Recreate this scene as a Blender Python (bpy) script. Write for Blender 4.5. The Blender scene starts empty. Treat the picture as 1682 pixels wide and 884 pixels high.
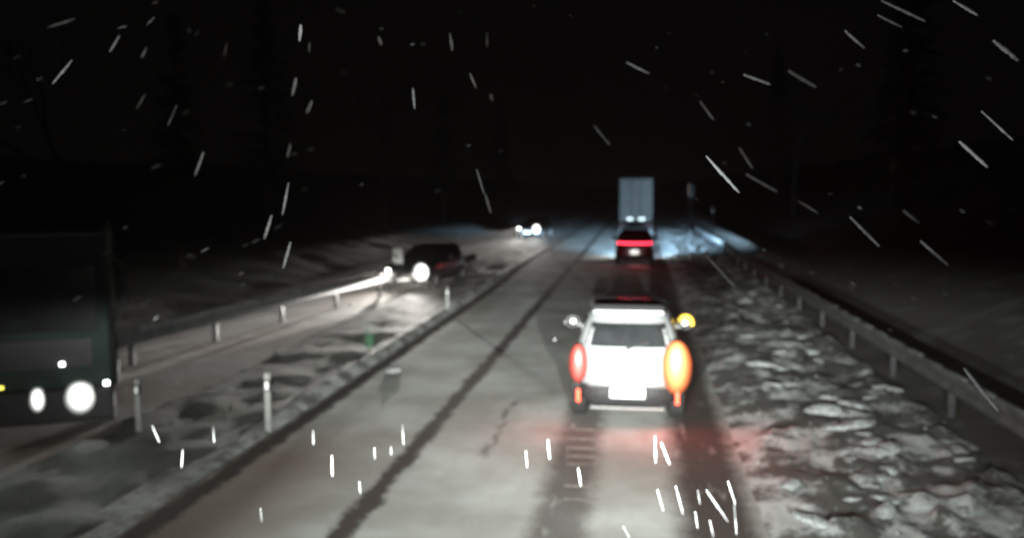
import bpy, bmesh, math, random
import numpy as np
from mathutils import Vector, Matrix, noise
random.seed(7); rng = np.random.default_rng(7)
S = bpy.context.scene; COL = S.collection
R = math.radians

# ------------------------------------------------------------------ camera
H = 3.6; FPX = 1457.0; CX, CY = 841.0, 442.0
VPX, VPY = 1050.0, 308.0
PITCH = math.atan((CY-VPY)/FPX); YAW = math.atan((VPX-CX)/FPX*math.cos(PITCH))
cd = bpy.data.cameras.new('camera'); cam = bpy.data.objects.new('camera', cd); COL.objects.link(cam)
cam.location = (0, 0, H); cam.rotation_euler = (R(90)-PITCH, 0, YAW)
cd.sensor_width = 36; cd.lens = FPX/1682*36; cd.clip_end = 2000; cd.clip_start = 0.05
cd.dof.use_dof = True; cd.dof.focus_distance = 2.4; cd.dof.aperture_fstop = 1.9
S.camera = cam
S.view_settings.view_transform = 'Standard'; S.view_settings.look = 'None'
S.view_settings.exposure = 0.0; S.view_settings.gamma = 1.0
S.cycles.volume_bounces = 0; S.cycles.max_bounces = 5

# ------------------------------------------------------------------ night sky
w = bpy.data.worlds.new("World"); S.world = w; w.use_nodes = True
nt = w.node_tree; bg = nt.nodes['Background']
bg.inputs['Color'].default_value = (1.0, 0.9, 0.8, 1); bg.inputs['Strength'].default_value = 0.0015

M3 = cam.rotation_euler.to_matrix()
def ray(px, py):
    return (M3 @ Vector(((px-CX)/FPX, -(py-CY)/FPX, -1.0)))
def at(px, py, z=0.0):
    """place on the level z seen at a photo pixel"""
    d = ray(px, py); t = (z-H)/d.z
    return Vector((d.x*t, d.y*t, z))
def deep(px, py, t):
    return Vector((0, 0, H)) + ray(px, py)*t

# ------------------------------------------------------------------ helpers
def props(o, label=None, cat=None, group=None, kind=None):
    if label: o['label'] = label
    if cat: o['category'] = cat
    if group: o['group'] = group
    if kind: o['kind'] = kind
    return o
def empty(name, loc=(0,0,0), rz=0.0, label=None, cat=None, group=None):
    o = bpy.data.objects.new(name, None); COL.objects.link(o)
    o.empty_display_size = .2
    o.location = loc; o.rotation_euler = (0,0,rz)
    return props(o, label, cat, group)
def link(name, bm, mat, parent=None, smooth=False, bevel=0.0, recalc=True):
    if recalc: bmesh.ops.recalc_face_normals(bm, faces=bm.faces)
    me = bpy.data.meshes.new(name); bm.to_mesh(me); bm.free()
    if smooth:
        for p in me.polygons: p.use_smooth = True
    me.materials.append(mat)
    o = bpy.data.objects.new(name, me); COL.objects.link(o); o.parent = parent
    if bevel:
        m = o.modifiers.new('b','BEVEL'); m.width = bevel; m.segments = 2; m.limit_method='ANGLE'
    return o
def box(bm, c, s, rot=None):
    m = Matrix.Translation(c)
    if rot is not None: m = m @ rot
    m = m @ Matrix.Diagonal((s[0], s[1], s[2], 1))
    bmesh.ops.create_cube(bm, size=1, matrix=m); return bm
def tube(bm, a, b, r0, r1=None, n=10):
    a = Vector(a); b = Vector(b); r1 = r0 if r1 is None else r1
    d = b-a; q = d.to_track_quat('Z','Y').to_matrix().to_4x4()
    bmesh.ops.create_cone(bm, cap_ends=True, segments=n, radius1=r0, radius2=r1, depth=d.length,
                          matrix=Matrix.Translation((a+b)/2) @ q); return bm
def BM(): return bmesh.new()
def copy_tree(o, parent=None):
    c = o.copy(); COL.objects.link(c); c.parent = parent
    for ch in list(o.children): copy_tree(ch, c)
    return c

# ------------------------------------------------------------------ materials
def mat(name, col, rough=.6, metal=0.0, noise_amt=0.0, scale=8.0, bump=0.0, coat=0.0, emit=None, estr=0.0, col2=None):
    m = bpy.data.materials.new(name); m.use_nodes = True
    n = m.node_tree.nodes; l = m.node_tree.links; b = n['Principled BSDF']
    b.inputs['Base Color'].default_value = (*col, 1); b.inputs['Roughness'].default_value = rough
    b.inputs['Metallic'].default_value = metal; b.inputs['Specular IOR Level'].default_value = .15 if rough >= .6 else .5; b.inputs['Coat Weight'].default_value = coat
    if noise_amt or bump or col2:
        tc = n.new('ShaderNodeTexCoord'); nz = n.new('ShaderNodeTexNoise')
        nz.inputs['Scale'].default_value = scale; nz.inputs['Detail'].default_value = 6
        l.new(tc.outputs['Object'], nz.inputs['Vector'])
        if noise_amt or col2:
            cr = n.new('ShaderNodeValToRGB'); l.new(nz.outputs['Fac'], cr.inputs['Fac'])
            lo = col2 if col2 else tuple(c*(1-noise_amt) for c in col)
            cr.color_ramp.elements[0].position = .35; cr.color_ramp.elements[1].position = .65
            cr.color_ramp.elements[0].color = (*lo, 1); cr.color_ramp.elements[1].color = (*col, 1)
            l.new(cr.outputs['Color'], b.inputs['Base Color'])
        if bump:
            bp = n.new('ShaderNodeBump'); bp.inputs['Strength'].default_value = bump
            bp.inputs['Distance'].default_value = .02
            l.new(nz.outputs['Fac'], bp.inputs['Height']); l.new(bp.outputs['Normal'], b.inputs['Normal'])
    if emit:
        b.inputs['Emission Color'].default_value = (*emit, 1); b.inputs['Emission Strength'].default_value = estr
    return m
MT = dict(
    white_paint = mat('white_paint', (.21,.215,.22), .32, .2, .12, 3, 0, .6),
    dark_paint = mat('dark_paint', (.012,.012,.014), .4, .2, .3, 4, 0, .5),
    red_paint = mat('red_paint', (.10,.012,.014), .35, .2, .3, 4, 0, .6),
    green_paint = mat('green_paint', (.014,.021,.019), .85, 0, .35, 3),
    glass = mat('dark_glass', (.012,.013,.014), .12, 0, .3, 5),
    plastic = mat('black_plastic', (.02,.02,.021), .6, 0, .3, 20, .1),
    rubber = mat('tyre_rubber', (.018,.018,.018), .85, 0, .3, 30, .3),
    rim = mat('wheel_rim', (.35,.35,.36), .35, .8, .3, 8),
    chrome = mat('chrome', (.7,.7,.7), .18, 1.0, .1, 8),
    steel = mat('galvanised_steel', (.055,.057,.057), .7, .3, .4, 3, .15),
    cap = mat('dirty_snow_cap', (.075,.077,.077), .8, 0, 0, 1.5, .4, 0, None, 0, (.035,.035,.035)),
    post_white = mat('white_post_plastic', (.17,.17,.165), .6, 0, .25, 9),
    black = mat('black_band', (.02,.02,.02), .6, 0, .2, 9),
    trailer = mat('trailer_white', (.56,.54,.51), .5, .1, .22, 2.2, .05),
    plate = mat('number_plate', (.8,.8,.78), .4, 0, .08, 20),
    snow = mat('snow', (.26,.275,.28), .9, 0, 0, 5, .6, 0, None, 0, (.07,.072,.07)),
    slush = mat('slush', (.16,.15,.14), .7, .2, .4, 9),
    flake = mat('snow_flake', (.62,.63,.65), .6, 0, .85, 1.3),
    bark = mat('bark', (.025,.02,.016), .9, 0, .4, 12, .6),
    needles = mat('conifer_needles', (.03,.036,.024), .8, 0, .5, 3),
    weed = mat('dry_grass', (.035,.04,.024), .85, 0, .5, 2),
    twig = mat('green_twig', (.05,.14,.08), .7, 0, .4, 12),
    board = mat('white_board', (.8,.78,.76), .5, 0, .2, 6),
    lens_red_dim = mat('red_lens', (.35,.02,.015), .25, 0, .1, 30),
    lens_red = mat('lit_red_lens', (.4,.02,.01), .3, emit=(1,.06,.02), estr=9),
    lens_red_left = mat('lit_red_lens_left', (.10,.01,.008), .3, emit=(1,.20,.10), estr=5),
    lens_amber = mat('lit_amber_lens', (.12,.03,.01), .3, emit=(1,.42,.12), estr=30),
    amber_soft = mat('amber_repeater', (.5,.3,.03), .3, emit=(1,.58,.06), estr=1.0),
    bar_red = mat('red_light_bar', (.4,.02,.03), .3, emit=(1,.035,.07), estr=6),
    lamp_white = mat('lit_headlamp', (.8,.8,.8), .3, emit=(1,.98,.92), estr=400),
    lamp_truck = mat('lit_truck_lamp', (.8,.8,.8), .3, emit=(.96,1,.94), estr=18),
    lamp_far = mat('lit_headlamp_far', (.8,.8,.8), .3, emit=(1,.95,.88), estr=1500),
    lamp_small = mat('lit_marker_lamp', (.8,.8,.8), .3, emit=(1,1,.95), estr=9),
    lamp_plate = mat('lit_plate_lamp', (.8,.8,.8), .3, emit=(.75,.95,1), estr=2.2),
    lamp_yellow = mat('lit_yellow_marker', (.6,.5,.05), .3, emit=(1,.85,.12), estr=2.5),
)

def glare_lens(m, centre, edge, s_c, s_e, p=2.5):
    """lamp lens with glare painted into its glow: bright middle, fading coloured rim"""
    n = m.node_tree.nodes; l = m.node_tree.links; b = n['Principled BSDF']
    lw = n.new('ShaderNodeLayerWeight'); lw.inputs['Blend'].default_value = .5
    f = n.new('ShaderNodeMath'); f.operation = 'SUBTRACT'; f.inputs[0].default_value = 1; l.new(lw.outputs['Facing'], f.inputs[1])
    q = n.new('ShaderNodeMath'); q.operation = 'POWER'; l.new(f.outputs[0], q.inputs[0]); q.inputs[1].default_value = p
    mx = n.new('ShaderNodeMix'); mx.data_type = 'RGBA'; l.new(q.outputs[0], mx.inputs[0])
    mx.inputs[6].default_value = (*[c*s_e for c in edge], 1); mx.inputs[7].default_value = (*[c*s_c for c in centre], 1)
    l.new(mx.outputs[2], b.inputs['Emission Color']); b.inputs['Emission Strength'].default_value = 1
glare_lens(MT['lens_amber'], (1,.50,.17), (1,.07,.012), 3.4, .3, 7)
glare_lens(MT['lamp_truck'], (.96,1,.94), (.9,1,.93), 6, .02, 9)
glare_lens(MT['lamp_far'], (1,.97,.92), (1,.97,.92), 13, .03, 9)
glare_lens(MT['lens_red_left'], (1,.45,.38), (1,.05,.03), 1.5, .15, 6)

class NG:
    """small shader-graph writer"""
    def __init__(s, m): s.n = m.node_tree.nodes; s.l = m.node_tree.links
    def _in(s, sock, v):
        if hasattr(v, 'links'): s.l.new(v, sock)
        else: sock.default_value = v
    def math(s, op, a, b=0.0, c=0.0):
        q = s.n.new('ShaderNodeMath'); q.operation = op
        for i, v in enumerate((a, b, c)): s._in(q.inputs[i], v)
        return q.outputs[0]
    def noise(s, vec, scale, detail=5, rough=.55):
        q = s.n.new('ShaderNodeTexNoise'); s.l.new(vec, q.inputs['Vector'])
        q.inputs['Scale'].default_value = scale; q.inputs['Detail'].default_value = detail
        q.inputs['Roughness'].default_value = rough
        return q.outputs['Fac']
    def mix(s, f, a, b):
        q = s.n.new('ShaderNodeMix'); q.data_type = 'RGBA'
        s._in(q.inputs[0], f); s._in(q.inputs[6], a); s._in(q.inputs[7], b); return q.outputs[2]
    def step(s, v, lo, hi):
        q = s.n.new('ShaderNodeMapRange'); q.interpolation_type = 'SMOOTHSTEP'
        s._in(q.inputs[0], v); q.inputs[1].default_value = lo; q.inputs[2].default_value = hi
        return q.outputs[0]
    def band(s, x, c, half, soft):
        d = s.math('ABSOLUTE', s.math('SUBTRACT', x, c))
        return s.math('SUBTRACT', 1.0, s.step(d, half-soft, half+soft))

def road_material():
    m = bpy.data.materials.new('snowy_road'); m.use_nodes = True; g = NG(m); b = g.n['Principled BSDF']
    tc = g.n.new('ShaderNodeTexCoord').outputs['Object']
    sp = g.n.new('ShaderNodeSeparateXYZ'); g.l.new(tc, sp.inputs[0]); x, y = sp.outputs[0], sp.outputs[1]
    mp = g.n.new('ShaderNodeMapping'); g.l.new(tc, mp.inputs[0]); mp.inputs['Scale'].default_value = (1, .22, 1)
    lo = g.noise(tc, .5, 3); mid = g.noise(tc, 2.6, 5); fine = g.noise(tc, 16, 6, .7); strk = g.noise(mp.outputs[0], 5, 5, .6)
    wob = g.math('MULTIPLY', g.math('SUBTRACT', mid, .5), .28)
    wob2 = g.math('MULTIPLY', g.math('SUBTRACT', fine, .5), .22)
    xs = g.math('ADD', g.math('ADD', x, wob), wob2)
    t1 = g.band(xs, -.80, .30, .16)      # nearside rut of the camera's lane
    t2 = g.band(xs, .90, .42, .2)        # right-hand rut
    t3 = g.band(xs, -3.02, .13, .06)    # dark rut of the left lane
    near = g.math('SUBTRACT', 1.0, g.step(y, 14, 16))
    t4 = g.math('MULTIPLY', g.math('MULTIPLY', g.band(xs, -2.02, .05, .06), .75), g.math('MULTIPLY', g.step(strk, .42, .58), g.math('MULTIPLY', near, g.step(y, 11.0, 11.8))))
    t5 = g.math('MULTIPLY', g.band(xs, -5.10, .15, .07), .97)
    t6 = g.math('MULTIPLY', g.band(xs, -4.55, .25, .2), .22)
    brk = g.step(strk, .22, .42)
    w12 = g.math('MULTIPLY', g.math('MAXIMUM', g.math('MULTIPLY', t1, .74), g.math('MULTIPLY', t2, .97)), brk)
    w = g.math('MAXIMUM', w12, g.math('MAXIMUM', t3, g.math('MAXIMUM', t4, g.math('MAXIMUM', t5, t6))))
    snow = g.mix(g.step(lo, .35, .65), (.20,.20,.187,1), (.33,.343,.333,1))
    snow = g.mix(g.math('MULTIPLY', g.step(strk, .42, .72), .45), snow, (.25,.24,.22,1))
    # brown tint painted into the near left lane for reddish haze and dark corner
    haze_tint = g.math('MULTIPLY', g.math('SUBTRACT', 1.0, g.step(y, 10.5, 14.5)), g.math('SUBTRACT', 1.0, g.step(x, -4.6, -3.0)))
    snow = g.mix(g.math('MULTIPLY', haze_tint, .75), snow, (.13,.092,.07,1))
    g.l.new(g.mix(w, snow, (.034,.027,.025,1)), b.inputs['Base Color'])
    b.inputs['Roughness'].default_value = .9
    hgt = g.math('ADD', g.math('MULTIPLY', strk, .6), g.math('MULTIPLY', fine, .4))
    b.inputs['Specular IOR Level'].default_value = .03
    bp = g.n.new('ShaderNodeBump'); bp.inputs['Strength'].default_value = .22; bp.inputs['Distance'].default_value = .03
    g.l.new(hgt, bp.inputs['Height']); g.l.new(bp.outputs['Normal'], b.inputs['Normal'])
    return m
def patchy(name, snow, soil, lo, hi, scale, bumpd=.05):
    m = bpy.data.materials.new(name); m.use_nodes = True; g = NG(m); b = g.n['Principled BSDF']
    tc = g.n.new('ShaderNodeTexCoord').outputs['Object']
    a = g.noise(tc, scale, 8, .62); f = g.noise(tc, scale*7, 6, .7); k = g.noise(tc, scale*.3, 3)
    v = g.math('ADD', g.math('MULTIPLY', a, .65), g.math('ADD', g.math('MULTIPLY', f, .2), g.math('MULTIPLY', k, .15)))
    s2 = tuple(c*.68 for c in snow)
    sc = g.mix(f, (*s2,1), (*snow,1))
    g.l.new(g.mix(g.step(v, lo, hi), (*soil,1), sc), b.inputs['Base Color']); b.inputs['Roughness'].default_value = .8
    bp = g.n.new('ShaderNodeBump'); bp.inputs['Strength'].default_value = .8; bp.inputs['Distance'].default_value = bumpd
    g.l.new(g.math('ADD', a, g.math('MULTIPLY', f, .5)), bp.inputs['Height']); g.l.new(bp.outputs['Normal'], b.inputs['Normal'])
    return m
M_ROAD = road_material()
M_GROUND = patchy('snowy_soil', (.075,.075,.07), (.022,.019,.014), .50, .64, .9)
M_VERGE = patchy('verge_snow', (.30,.315,.315), (.028,.028,.025), .47, .56, 1.5)
M_BERM = patchy('berm_snow', (.25,.26,.26), (.05,.048,.042), .42, .56, 2.0)
M_SIDE = patchy('opposite_road_snow', (.22,.215,.205), (.11,.078,.06), .40, .60, .5)
M_BROWN = patchy('brown_bank_soil', (.20,.13,.09), (.13,.06,.035), .45, .65, 1.2)

# ------------------------------------------------------------------ headlamp light: low beam with a cut-off
def lamp(name, parent, loc, direction, col, power, spill=.015, size=160, cut=1.3, near=.25, radius=.06, wide=2.2, flat=1.75, soft=1.5):
    L = bpy.data.lights.new(name, 'SPOT'); L.energy = power; L.color = col
    L.spot_size = R(size); L.spot_blend = .25; L.shadow_soft_size = radius
    L.use_nodes = True; n = L.node_tree.nodes; l = L.node_tree.links
    class W: pass
    g = NG.__new__(NG); g.n = n; g.l = l
    em = next(q for q in n if q.type == 'EMISSION')
    tc = n.new('ShaderNodeTexCoord'); sp = n.new('ShaderNodeSeparateXYZ'); l.new(tc.outputs['Normal'], sp.inputs[0])
    x, y, z = sp.outputs
    # below-axis angle (radians): lamp looks down -Z, its Y axis is up
    nz = g.math('MAXIMUM', g.math('ABSOLUTE', z), .02)
    down = g.math('DIVIDE', g.math('MULTIPLY', y, -1.0), nz)
    side = g.math('ABSOLUTE', g.math('DIVIDE', x, nz))
    d = g.math('MAXIMUM', down, math.tan(R(cut)))
    body = g.math('POWER', g.math('DIVIDE', math.tan(R(cut)), d), flat)          # even pool on the ground
    gate = g.step(down, math.tan(R(max(.1,cut-soft))), math.tan(R(cut)))
    fall = g.math('POWER', 2.718, g.math('MULTIPLY', g.math('MULTIPLY', side, side), -wide))
    v = g.math('MULTIPLY', g.math('MULTIPLY', body, gate), fall)
    upf = g.math('POWER', 2.718, g.math('MULTIPLY', g.math('MULTIPLY', side, side), -.35))
    v = g.math('ADD', v, g.math('MULTIPLY', upf, spill))
    l.new(v, em.inputs['Strength'])
    o = bpy.data.objects.new(name, L); COL.objects.link(o); o.parent = parent; o.location = loc
    o.rotation_euler = Vector(direction).to_track_quat('-Z', 'Y').to_euler()
    return o
def glow(name, parent, loc, direction, col, power, sx=.2, sy=.3):
    L = bpy.data.lights.new(name, 'AREA'); L.shape = 'RECTANGLE'; L.size = sx; L.size_y = sy
    L.energy = power; L.color = col
    o = bpy.data.objects.new(name, L); COL.objects.link(o); o.parent = parent; o.location = loc
    o.rotation_euler = Vector(direction).to_track_quat('-Z', 'Y').to_euler(); return o
# the headlamps of the lorry that carries the camera
for sx in (-.95, .95):
    lamp('headlamp_beam', None, (sx, 1.3, 2.3), (-.04, 1, 0), (.95, 1.0, .94), 62000 if sx < 0 else 44000, spill=.0028, wide=5.2, cut=5.0, flat=1.35, soft=3.8)

# ------------------------------------------------------------------ ground, road, verges
def fbm(x, y, s, oct=4, seed=0.0):
    return noise.fractal(Vector((x*s+seed, y*s-seed, seed*.7)), 1.0, 2.0, oct)
def opp_x(y):      # centre line of the opposite carriageway
    return float(np.interp(y, [0, 14, 26, 39, 61, 85, 130], [-10.4, -10.0, -10.4, -10.3, -7.6, -6.4, -6.4]))
def ground_h(x, y):
    h = -.06
    if x > 1.4:                           # right verge and bank behind the guardrail
        t = min((x-1.4)/3.0, 1); h = -.04 + .10*t
        if x > 5.6: h += (x-5.6)*.32 if x < 30 else 7.8 + (x-30)*.05
    if x < -5.7:
        cx = opp_x(y); d = abs(x-cx)
        h = -.16 + .12*fbm(x, y, .5, 3)*min(1, max(0, d-2.2))
        if x < cx-3.5: h += min((cx-3.5-x), 40)*.16
    return h + (.05*fbm(x, y, 1.1, 3, 3.0) if x > 1.4 else 0)
def sheet(name, xs, ys, fn, m, smooth=True):
    V = [(x, y, fn(x, y)) for y in ys for x in xs]; nx = len(xs)
    F = [(j*nx+i, j*nx+i+1, (j+1)*nx+i+1, (j+1)*nx+i) for j in range(len(ys)-1) for i in range(nx-1)]
    me = bpy.data.meshes.new(name); me.from_pydata(V, [], F); me.materials.append(m)
    for p in me.polygons: p.use_smooth = smooth
    o = bpy.data.objects.new(name, me); COL.objects.link(o); o['kind'] = 'structure'; return o
def grow(a, b, step, k=1.06, cap=40):
    out = [a]; s = step
    while out[-1] < b: out.append(out[-1]+s); s = min(s*k, cap)
    return out
gx = [-v for v in grow(31, 500, 3, 1.25)][::-1] + list(np.arange(-30, 20.1, .5)) + grow(22, 500, 3, 1.25)
gy = [-60, -20] + list(np.arange(-5, 75, .5)) + grow(76, 900, 1, 1.15)
sheet('ground', gx, gy, ground_h, M_GROUND)
# road
def road_h(x, y):
    z = .006*fbm(x, y, 1.0, 3) - .006*math.exp(-((x+.8)/.35)**2) - .006*math.exp(-((x-.9)/.45)**2)
    return z + .012
ry = grow(-4, 180, .16, 1.008, 3)
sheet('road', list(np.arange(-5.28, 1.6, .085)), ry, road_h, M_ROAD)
def slab_h(x, y):
    cx = opp_x(y); return -.05 + .02*fbm(x, y, .8, 3)
def ribbon(name, cfn, half, ys, zfn, m, n=12):
    V = []; F = []
    for y in ys:
        for i in range(n+1):
            x = cfn(y) + (half+.28*fbm(i//7*9, y, .9, 4))*(2*i/n-1); V.append((x, y, zfn(x, y)))
    for j in range(len(ys)-1):
        for i in range(n): F.append((j*(n+1)+i, j*(n+1)+i+1, (j+1)*(n+1)+i+1, (j+1)*(n+1)+i))
    me = bpy.data.meshes.new(name); me.from_pydata(V, [], F); me.materials.append(m)
    for p in me.polygons: p.use_smooth = True
    o = bpy.data.objects.new(name, me); COL.objects.link(o); o['kind'] = 'structure'; return o
ribbon('opposite_road', opp_x, 2.3, grow(-4, 130, .5, 1.02, 2), slab_h, M_SIDE, 16)
def median_h(x, y):
    t = min(1, (x+8.3)/.5)*min(1, (-5.6-x)/.2)
    return -.14 + .10*max(0, t)*(1+.8*fbm(x, y, 1.1, 4, 6))
M_MEDIAN = patchy('median_soil_and_snow', (.12,.125,.12), (.035,.035,.028), .42, .74, 1.4)
sheet('median', list(np.arange(-8.3, -5.65, .12)), grow(-2, 90, .14, 1.01, 2), median_h, M_MEDIAN)
# ploughed ridge on the left road edge
def berm_h(x, y):
    t = (x+5.52)/.25
    a = max(0, 1-t*t); n_ = .5+.5*fbm(x, y, 1.2, 4, 5)
    return -.05 + a*((.17+.05*n_) + .02*fbm(x, y, 4, 3, 2))*min(max((y-9.5)/4.5, .12), 1)*min(max((62-y)/30, .2), 1)
sheet('snow_ridge', list(np.arange(-6.0, -5.2, .04)), grow(-4, 120, .1, 1.01, 2), berm_h, M_BERM)
# right verge of churned snow
def verge_h(x, y):
    t = min(max((x-1.35)/.7, 0), 1)*min(max((4.75-x)/.4, 0), 1)
    r = abs(fbm(x, y*1.4, 1.3, 5, 9)); k = max(0, fbm(x, y, 3.2, 4, 4))
    return .005 + t*(.05 + .15*r + .10*k + .07*(.5+fbm(x, y, .55, 2, 1)))
sheet('verge_snow', list(np.arange(1.36, 4.9, .055)), grow(-2, 80, .06, 1.01, 1.2), verge_h, M_VERGE)

# ------------------------------------------------------------------ snow clumps on the verge
def clump_mesh(seed, flat=.55):
    bm = BM(); bmesh.ops.create_icosphere(bm, subdivisions=3, radius=1)
    for v in bm.verts:
        d = 1 + .38*noise.fractal(v.co*1.1+Vector((seed*3.1, seed, 0)), 1, 2, 3) + .2*noise.fractal(v.co*3+Vector((seed, 0, seed)), 1, 2, 3)
        v.co *= d; v.co.z *= flat
        if v.co.z < -.15: v.co.z = -.15
    me = bpy.data.meshes.new('snow_clump'); bm.to_mesh(me); bm.free()
    for p in me.polygons: p.use_smooth = True
    me.materials.append(MT['snow']); return me
clumps = [clump_mesh(i, .5+.1*(i%3)) for i in range(6)]
CLG = 'ploughed snow clumps on the right verge'
spots = []
for py in range(500, 884, 13):
    for k in range(3 if py > 560 else 1):
        px = random.gauss(1255+(py-500)*.62, 26+(py-500)*.20)
        p = at(px, py)
        if 1.8 < p.x < 4.4 and random.random() < .6: spots.append((p.x, p.y, random.uniform(.07, .2)))
for x, y, r in spots:
    o = bpy.data.objects.new('snow_clump', random.choice(clumps)); COL.objects.link(o)
    o.location = (x, y, verge_h(x, y)+.0); o.scale = (r*random.uniform(1.3,2.1), r, r*.62); o.rotation_euler = (random.uniform(-.25,.25), random.uniform(-.25,.25), random.uniform(0, 6.3))
    props(o, 'jagged clump of ploughed snow on the churned right verge', 'snow clump', CLG)
# crumbs between them
bm = BM()
for i in range(160):
    y = 7 + 30*random.random()**1.6; x = 1.5 + 3.1*random.random()
    s = random.uniform(.008, .02)
    m_ = Matrix.Translation((x, y, verge_h(x, y)+s*.3)) @ Matrix.Rotation(random.random()*6, 4, Vector((random.random(), random.random(), 1)).normalized()) @ Matrix.Diagonal((s, s*random.uniform(.6,1.3), s*.7, 1))
    bmesh.ops.create_icosphere(bm, subdivisions=1, radius=1, matrix=m_)
o = link('snow_crumbs', bm, MT['snow'], None, True, recalc=False)
props(o, 'small crumbs of broken snow strewn over the right verge', 'snow', kind='stuff')
# slush bars pressed across the left rut behind the car
bm = BM()
for py in (706, 722, 737, 751, 764, 800, 822):
    p = at(955, py)
    for k in range(7):
        box(bm, (p.x-.17+k*.057, p.y+random.uniform(-.012,.012), .002), (.062, random.uniform(.03,.07), .02), Matrix.Rotation(random.uniform(-.2,.2), 4, 'Z'))
o = link('slush_bars', bm, MT['slush'], None, False); props(o, 'short cross bars of slush in the left wheel rut behind the white car', 'slush', kind='stuff')
o = bpy.data.objects.new('snow_lump', clumps[2]); COL.objects.link(o); p = at(645, 612); o.location = (p.x, p.y, .02); o.scale = (.16,.14,.13)
props(o, 'single small lump of white snow lying at the left edge of the road', 'snow lump')

# ------------------------------------------------------------------ cars
def interp(tab, z):
    zs = [t[0] for t in tab]
    return [float(np.interp(z, zs, [t[i] for t in tab])) for i in range(1, len(tab[0]))]
class Shell:
    """car body: rounded rings stacked over height; table rows z, half width, rear y, front y"""
    def __init__(s, tab, n=4.5): s.t = tab; s.n = n
    def ring(s, z, a):
        w_, y0, y1 = interp(s.t, z); c, q = math.cos(a), math.sin(a); e = 2/s.n
        X = w_*math.copysign(abs(c)**e, c); Y = (y0+y1)/2 + (y1-y0)/2*math.copysign(abs(q)**e, q)
        return Vector((X, Y, z))
    def body(s, name, m, parent, na=72):
        bm = BM(); rows = []
        zs = []
        for i in range(len(s.t)-1):
            z0, z1 = s.t[i][0], s.t[i+1][0]; k = max(1, int((z1-z0)/.06))
            zs += [z0+(z1-z0)*j/k for j in range(k)]
        zs.append(s.t[-1][0])
        for z in zs: rows.append([bm.verts.new(s.ring(z, 2*math.pi*j/na)) for j in range(na)])
        for r0, r1 in zip(rows, rows[1:]):
            for j in range(na): bm.faces.new((r0[j], r0[(j+1)%na], r1[(j+1)%na], r1[j]))
        bm.faces.new(rows[-1]); bm.faces.new(rows[0][::-1])
        return link(name, bm, m, parent, True)
    def rear(s, x, z, front=False):
        w_, y0, y1 = interp(s.t, z); q = max(0, 1-min(abs(x)/w_, 1)**s.n)**(1/s.n); hl = (y1-y0)/2
        return Vector((x, (y0+y1)/2 + (hl*q if front else -hl*q), z))
    def sidep(s, y, z, sg):
        w_, y0, y1 = interp(s.t, z); v = min(abs((y-(y0+y1)/2)/((y1-y0)/2)), .995)
        return Vector((sg*w_*(1-v**s.n)**(1/s.n), y, z))
    def patch(s, name, m, parent, fn, u0, u1, v0, v1, th=.012, nu=12, nv=8, taper=0.0, out=(0,-1,0)):
        """thickened piece of the shell; fn(u, v) gives a surface point"""
        bm = BM(); g = []; out = Vector(out)
        for j in range(nv+1):
            v = v0+(v1-v0)*j/nv; row = []
            for i in range(nu+1):
                uu = u0+(u1-u0)*i/nu; c_ = (u0+u1)/2; uu = c_+(uu-c_)*(1-taper*j/nv)
                row.append(fn(uu, v))
            g.append(row)
        A = [[bm.verts.new(p+out*th) for p in r] for r in g]; B = [[bm.verts.new(p-out*.02) for p in r] for r in g]
        for j in range(nv):
            for i in range(nu):
                bm.faces.new((A[j][i], A[j][i+1], A[j+1][i+1], A[j+1][i])); bm.faces.new((B[j][i], B[j+1][i], B[j+1][i+1], B[j][i+1]))
        for i in range(nu):
            bm.faces.new((A[0][i], B[0][i], B[0][i+1], A[0][i+1])); bm.faces.new((A[nv][i], A[nv][i+1], B[nv][i+1], B[nv][i]))
        for j in range(nv):
            bm.faces.new((A[j][0], A[j+1][0], B[j+1][0], B[j][0])); bm.faces.new((A[j][nu], B[j][nu], B[j+1][nu], A[j+1][nu]))
        return link(name, bm, m, parent, False)
def wheel(parent, x, y, r=.34, wd=.22):
    bm = BM(); tube(bm, (x-wd/2, y, r), (x+wd/2, y, r), r, n=28); t = link('wheel', bm, MT['rubber'], parent, False, .02)
    sg = 1 if x > 0 else -1
    bm = BM(); tube(bm, (x+sg*(wd/2-.03), y, r), (x+sg*(wd/2+.006), y, r), r*.62, r*.55, n=20)
    for k in range(5):
        a = k*1.2566; box(bm, (x+sg*(wd/2+.008), y+.1*math.cos(a), r+.1*math.sin(a)), (.02, .05, .05), Matrix.Rotation(a, 4, 'X'))
    link('rim', bm, MT['rim'], t, False)
def make_car(root, paint, suv=True, scale_h=1.0, rearlamps=True):
    k = scale_h; L = 4.5
    tab = [(.26*k, .80, .16, L-.16), (.34*k, .885, .05, L-.05), (.45*k, .915, .0, L), (.62*k, .92, .03, L+.0), (.80*k, .915, .06, L-.05),
           (.93*k, .90, .09, L-.22), (1.02*k, .875, .12, L-.75), (1.06*k, .855, .14, L-1.35), (1.30*k, .77, .28, L-1.72), (1.48*k, .69, .42, L-2.05),
           (1.54*k, .65, .50, L-2.3), (1.565*k, .58, .62, L-2.5), (1.58*k, .42, .85, L-2.75)]
    sh = Shell(tab); sh.k = k
    sh.body('body', paint, root)
    rf = sh.rear
    sh.patch('rear_window', MT['glass'], root, rf, -.70, .70, 1.09*k, 1.40*k, .008, taper=.15)
    sh.patch('windscreen', MT['glass'], root, lambda u, v: sh.rear(u, v, True), -.72, .72, 1.09*k, 1.50*k, .010, taper=.15, out=(0,1,0))
    for sg in (-1, 1):
        for y0, y1 in ((.62, 1.35), (1.42, 2.1)):
            sh.patch('side_window', MT['glass'], root, lambda u, v: sh.sidep(u, v, sg), y0, y1, 1.09*k, 1.44*k, .008, out=(sg,0,0))
    return sh
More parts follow.
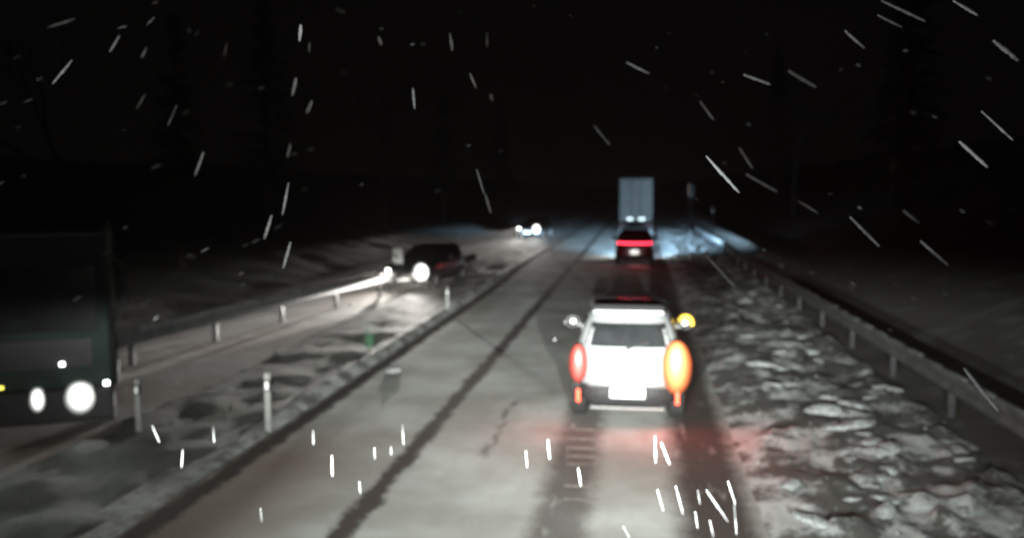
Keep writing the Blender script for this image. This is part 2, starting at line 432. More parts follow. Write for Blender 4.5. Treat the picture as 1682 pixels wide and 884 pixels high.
def number_plate(root, y, z, w_=.52, h_=.12, m='plate'):
    bm = BM(); box(bm, (0, y, z), (w_, .012, h_)); o = link('number_plate', bm, MT[m], root, False, .004)
    return o

# --- white SUV ahead
p = at(1030, 704); suvloc = (p.x, p.y, 0)
suv = empty('white_car', suvloc, R(.5), 'white estate car just ahead, dark rear window, rear lamps glowing red and orange', 'car')
suv.scale = (.94, 1, 1.10)
k = 1.0
sh = make_car(suv, MT['white_paint'], True, k)
sh.patch('tailgate', MT['white_paint'], suv, sh.rear, -.66, .66, .60*k, 1.05*k, .016, 14, 8)
bm = BM(); box(bm, (0, .10, .93*k), (.62, .035, .028)); link('tailgate_handle', bm, MT['plastic'], suv, False, .008)
bm = BM(); box(bm, (0, -.035, .49*k), (.64, .03, .17)); link('plate_recess', bm, MT['plastic'], suv, False, .01)
pl = number_plate(suv, -.058, .495*k, .54, .13)
for sx in (-.15, .15):
    bm = BM(); box(bm, (sx, -.06, .585*k), (.06, .04, .02)); link('plate_lamp', bm, MT['lamp_small'], suv)
glow('plate_light', suv, (0, -.16, .60*k), (0, .8, -1), (1,1,.97), .8, .4, .03)
sh.patch('bumper', MT['plastic'], suv, sh.rear, -.86, .86, .29*k, .575*k, .03, 18, 6)
bm = BM(); box(bm, (0, -.045, .285*k), (1.18, .05, .04)); link('bumper_strip', bm, MT['chrome'], suv, False, .01)
bm = BM(); box(bm, (0, -.03, .59*k), (1.25, .05, .022)); link('bumper_step', bm, MT['chrome'], suv, False, .01)
bm = BM(); bmesh.ops.create_icosphere(bm, subdivisions=4, radius=1, matrix=Matrix.Translation((.765, .10, .84)) @ Matrix.Diagonal((.235,.15,.37,1)))
o = link('tail_lamp', bm, MT['lens_amber'], suv, True); o['label'] = 'right rear lamp blazing orange white'
bm = BM(); bmesh.ops.create_icosphere(bm, subdivisions=4, radius=1, matrix=Matrix.Translation((-.79, .12, .86)) @ Matrix.Diagonal((.15,.13,.27,1)))
o = link('tail_lamp', bm, MT['lens_red_left'], suv, True); o['label'] = 'left rear lamp glowing pinkish red'
for sg, mm in ((-1, 'lens_red'), (1, 'lens_red_dim')):
    bm = BM(); box(bm, (sg*.78, -.02, .44*k), (.05, .03, .17)); link('reflector', bm, MT[mm if sg < 0 else 'lens_red'], suv, False, .006)
bm = BM(); box(bm, (0, .47, 1.56*k), (1.16, .26, .09), Matrix.Rotation(R(14), 4, 'X')); link('roof_spoiler', bm, MT['white_paint'], suv, False, .03)
bm = BM(); box(bm, (0, .325, 1.53*k), (.3, .02, .02)); link('brake_lamp', bm, MT['lens_red_dim'], suv)
bm = BM(); tube(bm, (0, .12, 1.08*k), (.34, .17, 1.16*k), .011, n=6); tube(bm, (.0, .11, 1.06*k), (0, .14, 1.09*k), .025, n=8); link('wiper', bm, MT['plastic'], suv)
for sg in (-1, 1):
    bm = BM(); bmesh.ops.create_icosphere(bm, subdivisions=3, radius=1, matrix=Matrix.Translation((sg*1.04, 2.45, 1.12)) @ Matrix.Diagonal((.13,.07,.095,1)))
    tube(bm, (sg*.86, 2.45, 1.06), (sg*1.0, 2.45, 1.09), .03, n=8)
    mo = link('door_mirror', bm, MT['white_paint'], suv, True)
    bm = BM(); bmesh.ops.create_icosphere(bm, subdivisions=2, radius=1, matrix=Matrix.Translation((sg*1.045, 2.395, 1.12)) @ Matrix.Diagonal((.105,.03,.075,1)))
    link('mirror_glass', bm, MT['chrome'], mo, True)
    if sg > 0:
        bm = BM()
        for i in range(9):
            a0 = R(165-i*20); a1 = R(165-(i+1)*20)
            tube(bm, (1.045+.125*math.cos(a0), 2.385, 1.13+.12*math.sin(a0)), (1.045+.125*math.cos(a1), 2.385, 1.13+.12*math.sin(a1)), .03, n=8)
        q = link('mirror_indicator', bm, MT['amber_soft'], mo, True); q['label'] = 'amber indicator glowing over the right mirror'
for x, y in ((-.80, .82), (.80, .82), (-.80, 3.55), (.80, 3.55)): wheel(suv, x, y, .345)
for sg in (-1, 1):
    sh.patch('headlamp', MT['lamp_plate'], suv, lambda u, v: sh.rear(u, v, True), sg*.5 if sg > 0 else -.82, .82 if sg > 0 else -.5, .68*k, .82*k, .02, 6, 3, out=(0,1,0))
glow('tail_light', suv, (.80, -.12, .9), (.12, -1, -.5), (1,.05,.022), 30, .3, .4)
glow('tail_light', suv, (.97, .2, .85), (1, -.5, -.9), (1,.04,.02), 6, .2, .3)
glow('tail_light', suv, (-.80, -.12, .88), (-.15, -1, -.5), (1,.05,.03), 11, .2, .3)
glow('tail_light', suv, (-.97, .2, .8), (-1, .1, -.5), (1,.08,.04), 3, .2, .3)
lamp('headlamp_beam', suv, (0, 4.6, .72), (0, 1, -.01), (1,.95,.9), 900, spill=.004, cut=1.6)

# --- dark red car further on with a full-width light bar
p = at(1042, 436)
redcar = empty('red_car', (p.x, p.y, 0), 0, 'dark red car with full width red rear light bar, following the tall white lorry', 'car')
k2 = 1.03
sh2 = make_car(redcar, MT['red_paint'], True, k2)
sh2.patch('tailgate', MT['red_paint'], redcar, sh2.rear, -.68, .68, .50*k2, .93*k2, .014, 12, 6)
sh2.patch('rear_light_bar', MT['bar_red'], redcar, sh2.rear, -.88, .88, .95*k2, 1.03*k2, .03, 20, 3)
sh2.patch('bumper', MT['plastic'], redcar, sh2.rear, -.86, .86, .30*k2, .48*k2, .03, 18, 4)
number_plate(redcar, -.03, .50*k2+.06, .44, .15)
bm = BM(); box(bm, (0, -.05, .70), (.36, .03, .02)); link('plate_lamp', bm, MT['lamp_plate'], redcar)
glow('plate_light', redcar, (0, -.12, .68), (0, .4, -1), (1,.95,.9), .8, .4, .03)
glow('tail_light', redcar, (0, -.15, 1.0), (0, -1, -.3), (1,.05,.08), 12, 1.5, .1)
for sg in (-1, 1):
    bm = BM(); bmesh.ops.create_icosphere(bm, subdivisions=2, radius=1, matrix=Matrix.Translation((sg*1.0, 2.4, 1.14)) @ Matrix.Diagonal((.14,.08,.10,1)))
    link('door_mirror', bm, MT['red_paint'], redcar, True)
    sh2.patch('headlamp', MT['lamp_white'], redcar, lambda u, v: sh2.rear(u, v, True), .5 if sg > 0 else -.82, .82 if sg > 0 else -.5, .68*k2, .80*k2, .02, 6, 3, out=(0,1,0))
    lamp('headlamp_beam', redcar, (sg*.65, 4.65, .75), (.16, 1, 0), (.46,.74,1.0), 270000, spill=.003, cut=1.6, wide=1.5)
for x, y in ((-.80, .82), (.80, .82), (-.80, 3.55), (.80, 3.55)): wheel(redcar, x, y, .34)

# --- tall white lorry
p = at(1044, 390)
lor = empty('white_lorry', (p.x, p.y, 0), 0, 'tall white box lorry seen from behind, blueish lit rear doors', 'lorry')
BW, BH, BL = 2.4, 3.15, 11.0; z0 = 1.12
bm = BM(); box(bm, (0, BL/2+.06, z0+BH/2), (BW, BL, BH)); link('cargo_box', bm, MT['trailer'], lor, False, .03)
for sg in (-1, 1):
    bm = BM(); box(bm, (sg*.60, .03, z0+BH/2), (1.17, .05, BH-.16)); d_ = link('rear_door', bm, MT['trailer'], lor, False, .012)
    for x in (.22, .42):
        b2 = BM(); tube(b2, (sg*x, -.02, z0+.1), (sg*x, -.02, z0+BH-.12), .018, n=8); link('lock_rod', b2, MT['steel'], d_)
    for zz in (.4, 1.2, 2.0, 2.8):
        b2 = BM(); box(b2, (sg*1.13, -.005, z0+zz), (.16, .03, .07)); link('hinge', b2, MT['steel'], d_)
bm = BM(); box(bm, (0, .02, z0+.03), (BW+.02, .1, .10)); link('sill', bm, MT['steel'], lor, False, .01)
bm = BM(); box(bm, (0, .1, .55), (2.35, .10, .16)); link('underrun_bar', bm, MT['steel'], lor, False, .01)
for sg in (-1, 1):
    bm = BM(); box(bm, (sg*.55, .3, .82), (.09, .5, .5)); link('bracket', bm, MT['steel'], lor)
    bm = BM(); box(bm, (sg*.98, .02, .86), (.42, .08, .15)); link('tail_lamp', bm, MT['lens_red_dim'], lor, False, .01)
    bm = BM(); box(bm, (sg*1.0, 1.1, .45), (.45, .02, .5)); link('mud_flap', bm, MT['plastic'], lor)
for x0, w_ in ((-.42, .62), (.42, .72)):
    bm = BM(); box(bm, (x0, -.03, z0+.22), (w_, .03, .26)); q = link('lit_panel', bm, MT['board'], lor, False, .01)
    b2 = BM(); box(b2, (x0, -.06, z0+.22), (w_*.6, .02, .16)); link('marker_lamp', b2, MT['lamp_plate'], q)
for yy in (1.7, 2.9, 4.1):
    for sg in (-1, 1): wheel(lor, sg*1.0, yy, .5, .38)
bm = BM(); box(bm, (0, BL+1.35, 1.95), (2.45, 2.1, 2.9)); link('cab', bm, MT['dark_paint'], lor, False, .1)
bm = BM(); box(bm, (0, BL/2+1, .9), (.9, BL+3, .25)); link('chassis', bm, MT['plastic'], lor)
for sg in (-1, 1): wheel(lor, sg*1.05, BL+1.3, .5, .3)

# --- oncoming cars (their lamps are what shows)
def oncoming(name, x, y, ang, label, paint, lm, power, spill, lampx=(.62,), cat='car', k=.95, tint=(1,.96,.90), cut=1.6):
    r = empty(name, (x, y, -.05), ang, label, cat, 'oncoming cars on the opposite road')
    sh = make_car(r, paint, True, k)     # front end points along local +Y
    for sg in (-1, 1):
        if sg < 0:
            bm = BM(); bmesh.ops.create_icosphere(bm, subdivisions=3, radius=1, matrix=Matrix.Translation((-.66, 4.42, .72*k)) @ Matrix.Diagonal((.30,.20,.34,1))); link('headlamp', bm, lm, r, True)  # lens enlarged beyond a real headlamp so its glow stands in for glare
        else:
            q_ = sh.patch('headlamp', MT['lamp_small'], r, lambda u, v: sh.rear(u, v, True), .52, .84, .64*k, .80*k, .03, 6, 3, out=(0,1,0)); q_['label'] = 'dimmer headlamp'
        lamp('headlamp_beam', r, (sg*.66, 4.68, .7), (0, 1, 0), tint, power, spill=spill, cut=cut)
        bm = BM(); bmesh.ops.create_icosphere(bm, subdivisions=2, radius=1, matrix=Matrix.Translation((sg*1.0, 2.4, 1.1)) @ Matrix.Diagonal((.14,.08,.10,1))); link('door_mirror', bm, paint, r, True)
    sh.patch('grille', MT['plastic'], r, lambda u, v: sh.rear(u, v, True), -.45, .45, .55*k, .75*k, .02, 8, 3, out=(0,1,0))
    number_plate(r, 4.52, .42, .5, .11)
    sh.patch('tail_lamp', MT['lens_red_dim'], r, sh.rear, -.86, -.6, .78*k, .95*k, .02, 6, 3); sh.patch('tail_lamp', MT['lens_red_dim'], r, sh.rear, .6, .86, .78*k, .95*k, .02, 6, 3)
    for wx, wy in ((-.80, .82), (.80, .82), (-.80, 3.55), (.80, 3.55)): wheel(r, wx, wy, .33)
    return r
def place_on(px, py, z, ang, front=4.6, off=0.66):
    """root position so that the front lamp at local (off, front) sits on the picture point"""
    q = at(px, py, z); c, s_ = math.cos(ang), math.sin(ang)
    return q.x - (off*c - front*s_), q.y - (off*s_ + front*c)
a2 = R(180-9)
x2, y2 = place_on(688, 446, .68, a2, off=-.66)
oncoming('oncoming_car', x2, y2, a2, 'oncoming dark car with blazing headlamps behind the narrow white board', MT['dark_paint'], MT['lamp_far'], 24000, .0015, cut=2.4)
a3 = R(180-8)
x3, y3 = place_on(876, 375, .68, a3, off=-.5)
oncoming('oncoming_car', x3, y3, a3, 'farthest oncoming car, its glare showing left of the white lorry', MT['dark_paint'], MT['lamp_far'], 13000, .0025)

# --- truck on the far left
pf = at(188, 712, -.05); ta = R(180+30)
truck = empty('oncoming_truck', (0,0,0), ta, 'tall grey green oncoming truck on the far left with glaring headlamps', 'truck')
TW, TH, TL = 2.3, 3.25, 5.0     # local +Y is its front; its left side is +X after turning
c, s_ = math.cos(ta), math.sin(ta); lx, ly = -TW/2, 0.0   # the front corner nearest the camera's lane
truck.location = (pf.x-(lx*c-ly*s_), pf.y-(lx*s_+ly*c), -.05)
bm = BM(); box(bm, (0, -.95, 1.78), (TW, 1.9, 2.62)); cab = link('cab', bm, MT['green_paint'], truck, False, .12)
bm = BM(); box(bm, (0, -3.3, 1.85), (TW-.3, 2.5, 2.4)); link('cargo_box', bm, MT['dark_paint'], truck, False, .04)
bm = BM(); box(bm, (0, .005, 2.05), (TW-.34, .03, .95)); link('windscreen', bm, MT['glass'], truck, False, .01)
bm = BM(); box(bm, (0, .16, 3.02), (TW-.1, .36, .05), Matrix.Rotation(R(-9), 4, 'X')); link('sun_visor', bm, MT['steel'], truck, False, .01)
bm = BM(); box(bm, (0, -.02, 1.25), (TW-.5, .06, .42)); gr = link('grille', bm, MT['plastic'], truck, False, .01)
for i in range(4):
    b2 = BM(); box(b2, (0, .018, 1.10+i*.1), (TW-.6, .02, .03)); link('slat', b2, MT['plastic'], gr)
bm = BM(); box(bm, (0, .03, .50), (TW+.02, .26, .50)); link('bumper', bm, MT['plastic'], truck, False, .06)
for sg in (-1, 1):
    bm = BM(); box(bm, (sg*1.34, -.25, 2.15), (.14, .1, .55)); mo = link('door_mirror', bm, MT['plastic'], truck, False, .03)
    b2 = BM(); tube(b2, (sg*1.05, -.25, 2.75), (sg*1.36, -.2, 2.5), .022, n=8); link('mirror_arm', b2, MT['steel'], mo); b2 = BM(); tube(b2, (sg*1.1, -.25, 1.9), (sg*1.34, -.25, 1.95), .018, n=8); link('mirror_arm', b2, MT['steel'], mo)
    bm = BM(); box(bm, (sg*(TW/2+.004), -.8, 2.05), (.02, .8, .75)); link('side_window', bm, MT['glass'], truck, False, .01)
    bm = BM(); bmesh.ops.create_icosphere(bm, subdivisions=4, radius=1, matrix=Matrix.Translation((sg*.72, .10, .60)) @ Matrix.Diagonal((.22,.16,.25,1))); link('headlamp', bm, MT['lamp_truck'], truck, True)  # oversized lens, soft rim imitates the glare around the lamp
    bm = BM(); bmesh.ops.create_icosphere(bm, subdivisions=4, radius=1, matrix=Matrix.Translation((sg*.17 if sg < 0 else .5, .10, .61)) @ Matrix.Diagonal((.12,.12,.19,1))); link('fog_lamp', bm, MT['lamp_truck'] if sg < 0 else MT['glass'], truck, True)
    bm = BM(); box(bm, (sg*1.08, .165, .80), (.07, .03, .06)); link('marker_lamp', bm, MT['lamp_small'], truck)
    bm = BM(); box(bm, (sg*.50, .05, 1.10), (.06, .04, .05)); link('marker_lamp', bm, MT['lamp_small'], truck)
    if sg > 0:
        bm = BM(); box(bm, (.28, .165, .84), (.08, .03, .04)); link('marker_lamp', bm, MT['lamp_yellow'], truck)
    lamp('headlamp_beam', truck, (sg*.72, .26, .60), (-.35, 1, 0), (.90,1,.93), 1100, spill=.008, cut=3.0)
    wheel(truck, sg*.98, -.95, .42, .28); wheel(truck, sg*.95, -3.7, .42, .28)

# ------------------------------------------------------------------ guardrails
def guardrail(pts, label, step, z=.62, face=1):
    r = empty('guardrail', (pts[0][0], pts[0][1], 0), 0, label, 'guardrail'); ox, oy = pts[0]
    prof = [(0,.155),(.03,.13),(.045,.09),(.03,.045),(-.01,.0),(.03,-.045),(.045,-.09),(.03,-.13),(0,-.155)]
    bm = BM(); rows = []
    tot = 0; acc = [0]
    for a, b in zip(pts, pts[1:]): tot += math.dist(a, b); acc.append(tot)
    def P(s_): return (float(np.interp(s_, acc, [q[0] for q in pts]))-ox, float(np.interp(s_, acc, [q[1] for q in pts]))-oy)
    for s_ in np.arange(0, tot+.01, 1.0):
        x, y = P(s_); rows.append([(bm.verts.new((x-face*px_, y, z+pz))) for px_, pz in prof] + [bm.verts.new((x+face*.004-face*px_, y, z+pz)) for px_, pz in prof[::-1]])
    for r0, r1 in zip(rows, rows[1:]):
        n_ = len(r0)
        for i in range(n_): bm.faces.new((r0[i], r0[(i+1)%n_], r1[(i+1)%n_], r1[i]))
    link('beam', bm, MT['steel'], r)
    bm = BM()
    for s_ in np.arange(.5, tot-.5, 1.0):
        x, y = P(s_); x2_, y2_ = P(s_+1.0)
        h1 = .02+.02*noise.noise(Vector((s_*.7, 1, 3)))
        a_ = math.atan2(x2_-x, y2_-y)
        box(bm, ((x+x2_)/2, (y+y2_)/2, z+.158+h1/2), (.075, math.hypot(x2_-x, y2_-y)*.96, h1+.006), Matrix.Rotation(-a_, 4, 'Z'))
    q = link('snow_cap', bm, MT['cap'], r, True, .01)
    first = None
    for s_ in np.arange(.3, tot, step):
        x, y = P(s_)
        if first is None:
            bm = BM(); box(bm, (0, 0, .30), (.10, .12, .95)); first = link('post', bm, MT['plastic'], r, False, .01); o = first
        else:
            o = first.copy(); COL.objects.link(o); o.parent = r
        o.location = (x+face*.06, y, 0)
        if abs(x+ox) > 7: o.location.z = -.1
    return r
g1 = at(1668, 672, .78); g2 = at(1240, 430, .78)
guardrail([(g1.x, 5.0), (g1.x, g1.y), (g2.x, g2.y), (g2.x+.2, 75)], 'long steel guardrail along the right edge of the snowy verge', 3.0)
ga = at(205, 545, .7); gb = at(410, 497, .7); gc = at(622, 452, .7)
guardrail([(ga.x-.5, ga.y-6), (ga.x, ga.y), (gb.x, gb.y), (gc.x, gc.y), (gc.x+1.5, gc.y+10)], 'far steel guardrail beyond the opposite road on the left', 3.0, .55, -1)

# ------------------------------------------------------------------ posts, boards, signs
def delineator(px, py, h, label, w_=.09, dim=False, z=0.0):
    q = at(px, py, z)
    r = empty('delineator_post', (q.x, q.y, z), random.uniform(-.2,.2), label, 'marker post', 'roadside delineator posts')
    bm = BM(); box(bm, (0, 0, h/2-.05), (w_, .05, h+.1)); link('post', bm, MT['post_white'], r, False, .015)
    bm = BM(); box(bm, (0, -.003, h*.80), (w_+.008, .054, h*.18)); bd = link('black_band', bm, MT['black'], r, False, .004)
    bm = BM(); box(bm, (0, -.034, h*.80), (w_*.45, .008, h*.12)); link('reflector', bm, MT['board'], bd)
    return r
delineator(441, 712, .90, 'tall white delineator post standing alone left of the road ridge', z=-.02)
delineator(228, 712, .82, 'dim pale delineator post beside the oncoming truck', .08, z=-.05)
delineator(735, 514, .75, 'short grey delineator post where the left snow ridge fades out', z=0)
delineator(905, 416, .75, 'farthest small delineator post below the distant headlamp glare', z=0)
q = at(652, 477, -.1)
r = empty('hazard_board', (q.x, q.y, -.1), 0, 'narrow white board on a dark ladder frame before the oncoming glare', 'hazard board')
bm = BM()
for sx in (-.15, .15): tube(bm, (sx, 0, 0), (sx, 0, .62), .025, n=8)
link('leg_frame', bm, MT['black'], r)
for i in range(3):
    bm = BM(); box(bm, (0, 0, .16+i*.18), (.30, .03, .03)); link('rung', bm, MT['black'], r)
bm = BM(); box(bm, (0.05, 0, 1.08), (.36, .04, .92)); b_ = link('board', bm, MT['board'], r, False, .01)
bm = BM()
for i in range(2): box(bm, (-.02, -.024, .95+i*.28), (.22, .008, .07), Matrix.Rotation(R(38), 4, 'Y'))
link('dark_stripe', bm, MT['black'], b_)
q = at(1133, 394)
r = empty('road_sign', (q.x, q.y, 0), 0, 'small dull road sign on a tall thin pole right of the white lorry', 'sign')
bm = BM(); tube(bm, (0, 0, -.1), (0, 0, 3.9), .035, n=10); link('pole', bm, MT['steel'], r)
bm = BM(); box(bm, (0, -.05, 3.35), (.42, .03, .85)); link('sign_panel', bm, MT['post_white'], r, False, .02)
q = at(1170, 392)
r = empty('snow_pole', (q.x, q.y, 0), 0, 'slim grey snow pole standing on the verge far right of the lorry', 'snow pole')
bm = BM(); tube(bm, (0, 0, -.1), (0, 0, 2.4), .05, n=10); link('pole', bm, MT['steel'], r)
bm = BM(); tube(bm, (0, 0, 1.9), (0, 0, 2.1), .056, n=10); link('reflective_band', bm, MT['board'], r)
# greenish shrub
q = at(606, 584, -.05)
r = empty('small_shrub', (q.x, q.y, -.05), 0, 'small green leafless shrub beside the left snow ridge', 'shrub')
bm = BM(); rr = random.Random(4)
for i in range(8):
    a = rr.uniform(0, 6.28); b0 = Vector((rr.uniform(-.04,.04), rr.uniform(-.04,.04), 0)); tip = Vector((math.cos(a)*rr.uniform(.05,.16), math.sin(a)*.14, rr.uniform(.35,.66)))
    tube(bm, b0, tip*.6, .006, .004, 5); tube(bm, tip*.6, tip, .004, .002, 5)
    for k_ in range(5): 
        e = tip*(.5+.1*k_); tube(bm, e, e+Vector((rr.uniform(-.09,.09), rr.uniform(-.09,.09), rr.uniform(.03,.12))), .005, .002, 4)
link('twigs', bm, MT['twig'], r)

# ------------------------------------------------------------------ weeds in the median
bm = BM(); rr = random.Random(11)
def blade(bm, x, y, z, h, w_, a, lean):
    dx, dy = math.cos(a)*w_, math.sin(a)*w_; lx_, ly_ = -math.sin(a)*lean*h, math.cos(a)*lean*h
    v = [bm.verts.new(t) for t in ((x-dx, y-dy, z), (x+dx, y+dy, z), (x+lx_*.4+dx*.6, y+ly_*.4+dy*.6, z+h*.6), (x+lx_*.4-dx*.6, y+ly_*.4-dy*.6, z+h*.6), (x+lx_, y+ly_, z+h))]
    bm.faces.new(v[:4]); bm.faces.new((v[3], v[2], v[4]))
for i in range(900):
    y = 7+40*rr.random()**1.7; side = rr.random()
    if side < .8: x = -6.2 - 1.6*rr.random()
    else: x = opp_x(y) - 2.6 - 3*rr.random()
    if abs(x-opp_x(y)) < 2.35 or fbm(x, y, .6, 3, 8) < .08: continue
    z = ground_h(x, y)-.02
    for k_ in range(rr.randint(6, 14)):
        blade(bm, x+rr.gauss(0,.06), y+rr.gauss(0,.06), z, rr.uniform(.06,.22), rr.uniform(.003,.006), rr.uniform(0,6.28), rr.uniform(-.7,.7))
o = link('weeds', bm, MT['weed'], None, recalc=False); props(o, 'dark dry weeds and grass in the median', 'grass', kind='stuff')
# brown earth bank between the opposite road and the near median
def bank_h(x, y):
    return -.10 + .10*fbm(x, y, 1, 3, 6)
qa, qb = at(270, 640), at(430, 570)

# ------------------------------------------------------------------ trees
def conifer_meshes(seed, h):
    rr = random.Random(seed); bm = BM(); tube(bm, (0,0,-.6), (0,0,h*.55), h*.018, h*.01, 8); tube(bm, (0,0,h*.55), (0,0,h), h*.01, .01, 6)
    crown = BM()
    for i in range(int(h*15)):
        t = rr.random()**.8; z = h*(.14+.84*t); L_ = (1-t)*h*.20*rr.uniform(.6,1.15)+.15; a = rr.uniform(0,6.28)
        d = Vector((math.cos(a), math.sin(a), rr.uniform(-.35,-.05))); base = Vector((0,0,z))
        tube(bm, base, base+d*L_*.9, .02, .006, 3)
        n_ = int(6+L_*7)
        for j in range(n_):
            c0 = base+d*L_*(.2+.8*j/n_)+Vector((rr.gauss(0,.06),rr.gauss(0,.06),rr.gauss(0,.05))); s0 = rr.uniform(.12,.30)
            u = Vector((rr.gauss(0,1),rr.gauss(0,1),rr.gauss(0,.4))).normalized()*s0; v = d.cross(Vector((0,0,1))).normalized()*s0*.35 + Vector((0,0,-.06))
            f = [crown.verts.new(c0-v), crown.verts.new(c0+u), crown.verts.new(c0+v)]; crown.faces.new(f)
    return bm, crown
def bare_meshes(seed, h):
    rr = random.Random(seed); bm = BM()
    def grow_(p, d, L_, r_, lv):
        e = p+d*L_; tube(bm, p, e, r_, r_*.68, 7 if lv < 2 else 4)
        if lv >= 5: return
        for k_ in range(2 if lv < 4 else 3):
            nd = (d+Vector((rr.gauss(0,.42), rr.gauss(0,.42), rr.gauss(.08,.22)))).normalized(); grow_(e, nd, L_*rr.uniform(.62,.85), r_*.66, lv+1)
    grow_(Vector((0,0,-.5)), Vector((0,0,1)), h*.3, h*.02, 0); return bm
TG = 'roadside trees in the dark'
protos = []
for i in range(2):
    h = 11+i*2.5; tb, cb = conifer_meshes(20+i, h)
    r = empty('fir_tree', (0,0,0)); link('trunk', tb, MT['bark'], r); link('crown', cb, MT['needles'], r, recalc=False); protos.append(r)
for i in range(2):
    r = empty('bare_tree', (0,0,0)); b1 = bare_meshes(40+i, 9+i*2); link('trunk', b1, MT['bark'], r)
    protos.append(r)
tree_spots = [ # x, y, kind, label
 (10.5, 22, 0, 'dark fir tree on the right bank nearest the camera'), (13.5, 31, 2, 'bare dark tree on the right bank behind the nearest fir'),
 (11.5, 41, 1, 'tall dark fir halfway along the right bank'), (14.0, 52, 0, 'dark fir right of the snow pole, higher up the bank'),
 (10.5, 63, 3, 'bare tree on the right bank level with the lorry'), (12.0, 82, 1, 'farthest fir on the right bank beyond the lorry'),
 (-25, 36, 2, 'bare dark tree behind the oncoming truck on the left'), (-18, 33, 0, 'dark fir beyond the far guardrail on the left'),
 (-20, 46, 1, 'tall fir on the left behind the guardrail and hazard board'), (-17, 58, 3, 'bare tree left of the oncoming car with blazing lamps'),
 (-16, 72, 0, 'fir between the two oncoming glares on the left'), (-14, 90, 1, 'far fir behind the farthest oncoming car')]
used = set()
for x, y, kd, lb in tree_spots:
    r = protos[kd] if kd not in used else copy_tree(protos[kd]); used.add(kd)
    r.location = (x, y, ground_h(x, y)-.1); r.rotation_euler = (0, 0, x*1.7+y); s = .85+.3*((x*7+y*3)%1.0 if False else random.random()); r.scale = (s, s, s)
    props(r, lb, 'tree', TG)

# ------------------------------------------------------------------ wind-driven snow in the air: x0 y0 x1 y1 thickness, distance
FL = [(118,98,86,137,9,4),(196,58,180,84,7,5),(253,28,241,40,5,5),(240,78,232,94,6,6),(238,155,224,178,5,6),(122,30,78,44,7,6),(290,172,276,205,7,5),(334,250,320,288,7,5.5),
 (494,40,492,66,10,3.6),(508,68,508,84,5,6),(486,128,480,156,8,5),(512,165,504,185,8,7),(477,236,472,258,6,7),(474,300,464,352,9,4.5),(446,354,434,392,7,5),(477,398,465,440,8,4.5),(372,70,368,92,4,7),
 (326,50,320,58,6,7),(622,60,626,72,6,7),(739,54,743,82,8,5),(800,52,800,76,5,6),(772,120,782,144,5,5),(678,144,681,178,9,4.2),(806,154,808,164,6,7),(783,278,795,318,7,4.5),(797,318,806,350,4,6),
 (976,206,1002,238,4,7),(1030,102,1066,120,6,5),(1150,166,1172,196,7,5.5),(1160,256,1214,316,12,3.4),(1222,122,1266,138,6,4.5),(1214,242,1236,276,5,6),(1226,286,1276,314,9,6),(1312,330,1344,350,4,6),
 (1296,116,1340,142,7,6),(1388,50,1420,78,8,4.5),(1396,356,1444,404,8,4),(1442,24,1482,44,5,4),(1448,0,1520,34,9,4),(1566,0,1606,24,7,3.5),(1632,66,1672,98,10,4),(1612,182,1664,230,9,3.6),(1576,232,1622,274,8,4),
 (1484,346,1510,366,5,6),(1512,396,1558,436,5,5.5),(1160,420,1206,470,8,6),(1584,606,1640,676,9,4.5),(1132,300,1132,322,8,9),
 (545,750,546,784,5,3),(514,708,515,732,4,3.5),(661,698,663,732,4,3),(615,736,616,756,3,4),(642,734,643,750,3,4),(900,724,903,756,5,3.5),(1076,718,1077,762,5,3.2),(1086,728,1100,764,6,3.2),
 (1080,806,1090,842,8,2.8),(1110,800,1122,846,9,2.8),(1146,806,1150,830,6,3),(1160,806,1196,858,8,2.8),(1196,792,1208,830,6,2.8),(1166,856,1172,884,8,2.6),(1024,866,1034,884,12,3),(1142,842,1146,870,6,3),(1206,830,1210,880,5,3),
 (950,770,954,800,5,3.4),(864,742,866,770,4,4),(428,836,430,860,4,4),(590,792,592,812,4,3.6),(300,740,298,770,6,4),(250,700,262,728,5,5),(350,700,352,728,6,5)]
bm = BM(); rf_ = random.Random(3)
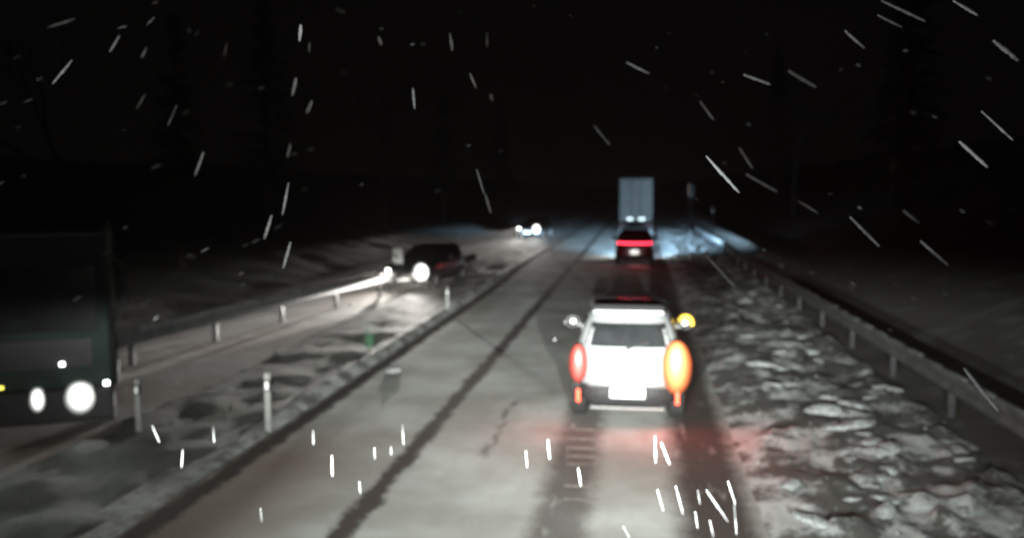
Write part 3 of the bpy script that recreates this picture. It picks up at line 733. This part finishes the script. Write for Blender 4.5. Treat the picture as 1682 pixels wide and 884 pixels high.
def flake(bm, a, b, r_):
    d = b-a; n_ = max(4, int(d.length/.016)); prev = None; e1 = d.orthogonal().normalized(); e2 = d.cross(e1).normalized(); m_ = 6
    ph = rf_.random()*6
    for i in range(n_+1):
        t = i/n_; rad = r_*(.25+.75*math.sin(math.pi*min(max(t,.06),.94))**.5)*rf_.uniform(.72,1.15)
        c_ = a+d*t
        ring = [bm.verts.new(c_+(e1*math.cos(k_*math.pi/3)+e2*math.sin(k_*math.pi/3))*rad*rf_.uniform(.8,1.2)) for k_ in range(m_)]
        if prev:
            for k_ in range(m_): bm.faces.new((prev[k_], prev[(k_+1)%m_], ring[(k_+1)%m_], ring[k_]))
        else: bm.faces.new(ring[::-1])
        prev = ring
    bm.faces.new(prev)
for x0, y0, x1, y1, th, t in FL:
    if y0 > 690: th, t = th*.5, 5.2+.2*(th % 3)
    flake(bm, deep(x0, y0, t), deep(x1, y1, t*1.04), th*.36*rf_.uniform(.55,1.15)*t/FPX)
for i in range(90):   # finer flakes all round, streaming away from the direction of travel
    t = rf_.uniform(5, 14); px, py = rf_.uniform(0, 1682), rf_.uniform(0, 560)
    a = deep(px, py, t); d = Vector((px-1000, py-420, 0)); L_ = min(.016*d.length+4, 14)*rf_.uniform(.5, 1.2); d.normalize()
    b = deep(px+d.x*L_*.9, py+d.y*L_*.5+L_*.5, t)
    flake(bm, a, b, 1.0*rf_.uniform(.4,1.2)*t/FPX)
o = link('falling_snow', bm, MT['flake'], None, True, recalc=True); props(o, 'wind driven snowflakes falling through the beam of light', 'snow', kind='stuff')

# ------------------------------------------------------------------ haze of fine snow in the air
bm = BM(); box(bm, (0, 75, 9.5), (130, 190, 30))
hz = link('haze', bm, MT['snow'], None); hz.data.materials.clear()
hm = bpy.data.materials.new('haze_air'); hm.use_nodes = True; hm.node_tree.nodes.clear()
ou = hm.node_tree.nodes.new('ShaderNodeOutputMaterial'); pv = hm.node_tree.nodes.new('ShaderNodeVolumePrincipled')
pv.inputs['Density'].default_value = .0016; pv.inputs['Color'].default_value = (.95,.91,.87,1); pv.inputs['Anisotropy'].default_value = .6
hm.node_tree.links.new(pv.outputs[0], ou.inputs['Volume']); hz.data.materials.append(hm)
props(hz, kind='stuff'); hz['label'] = 'thin haze of drifting snow filling the night air'
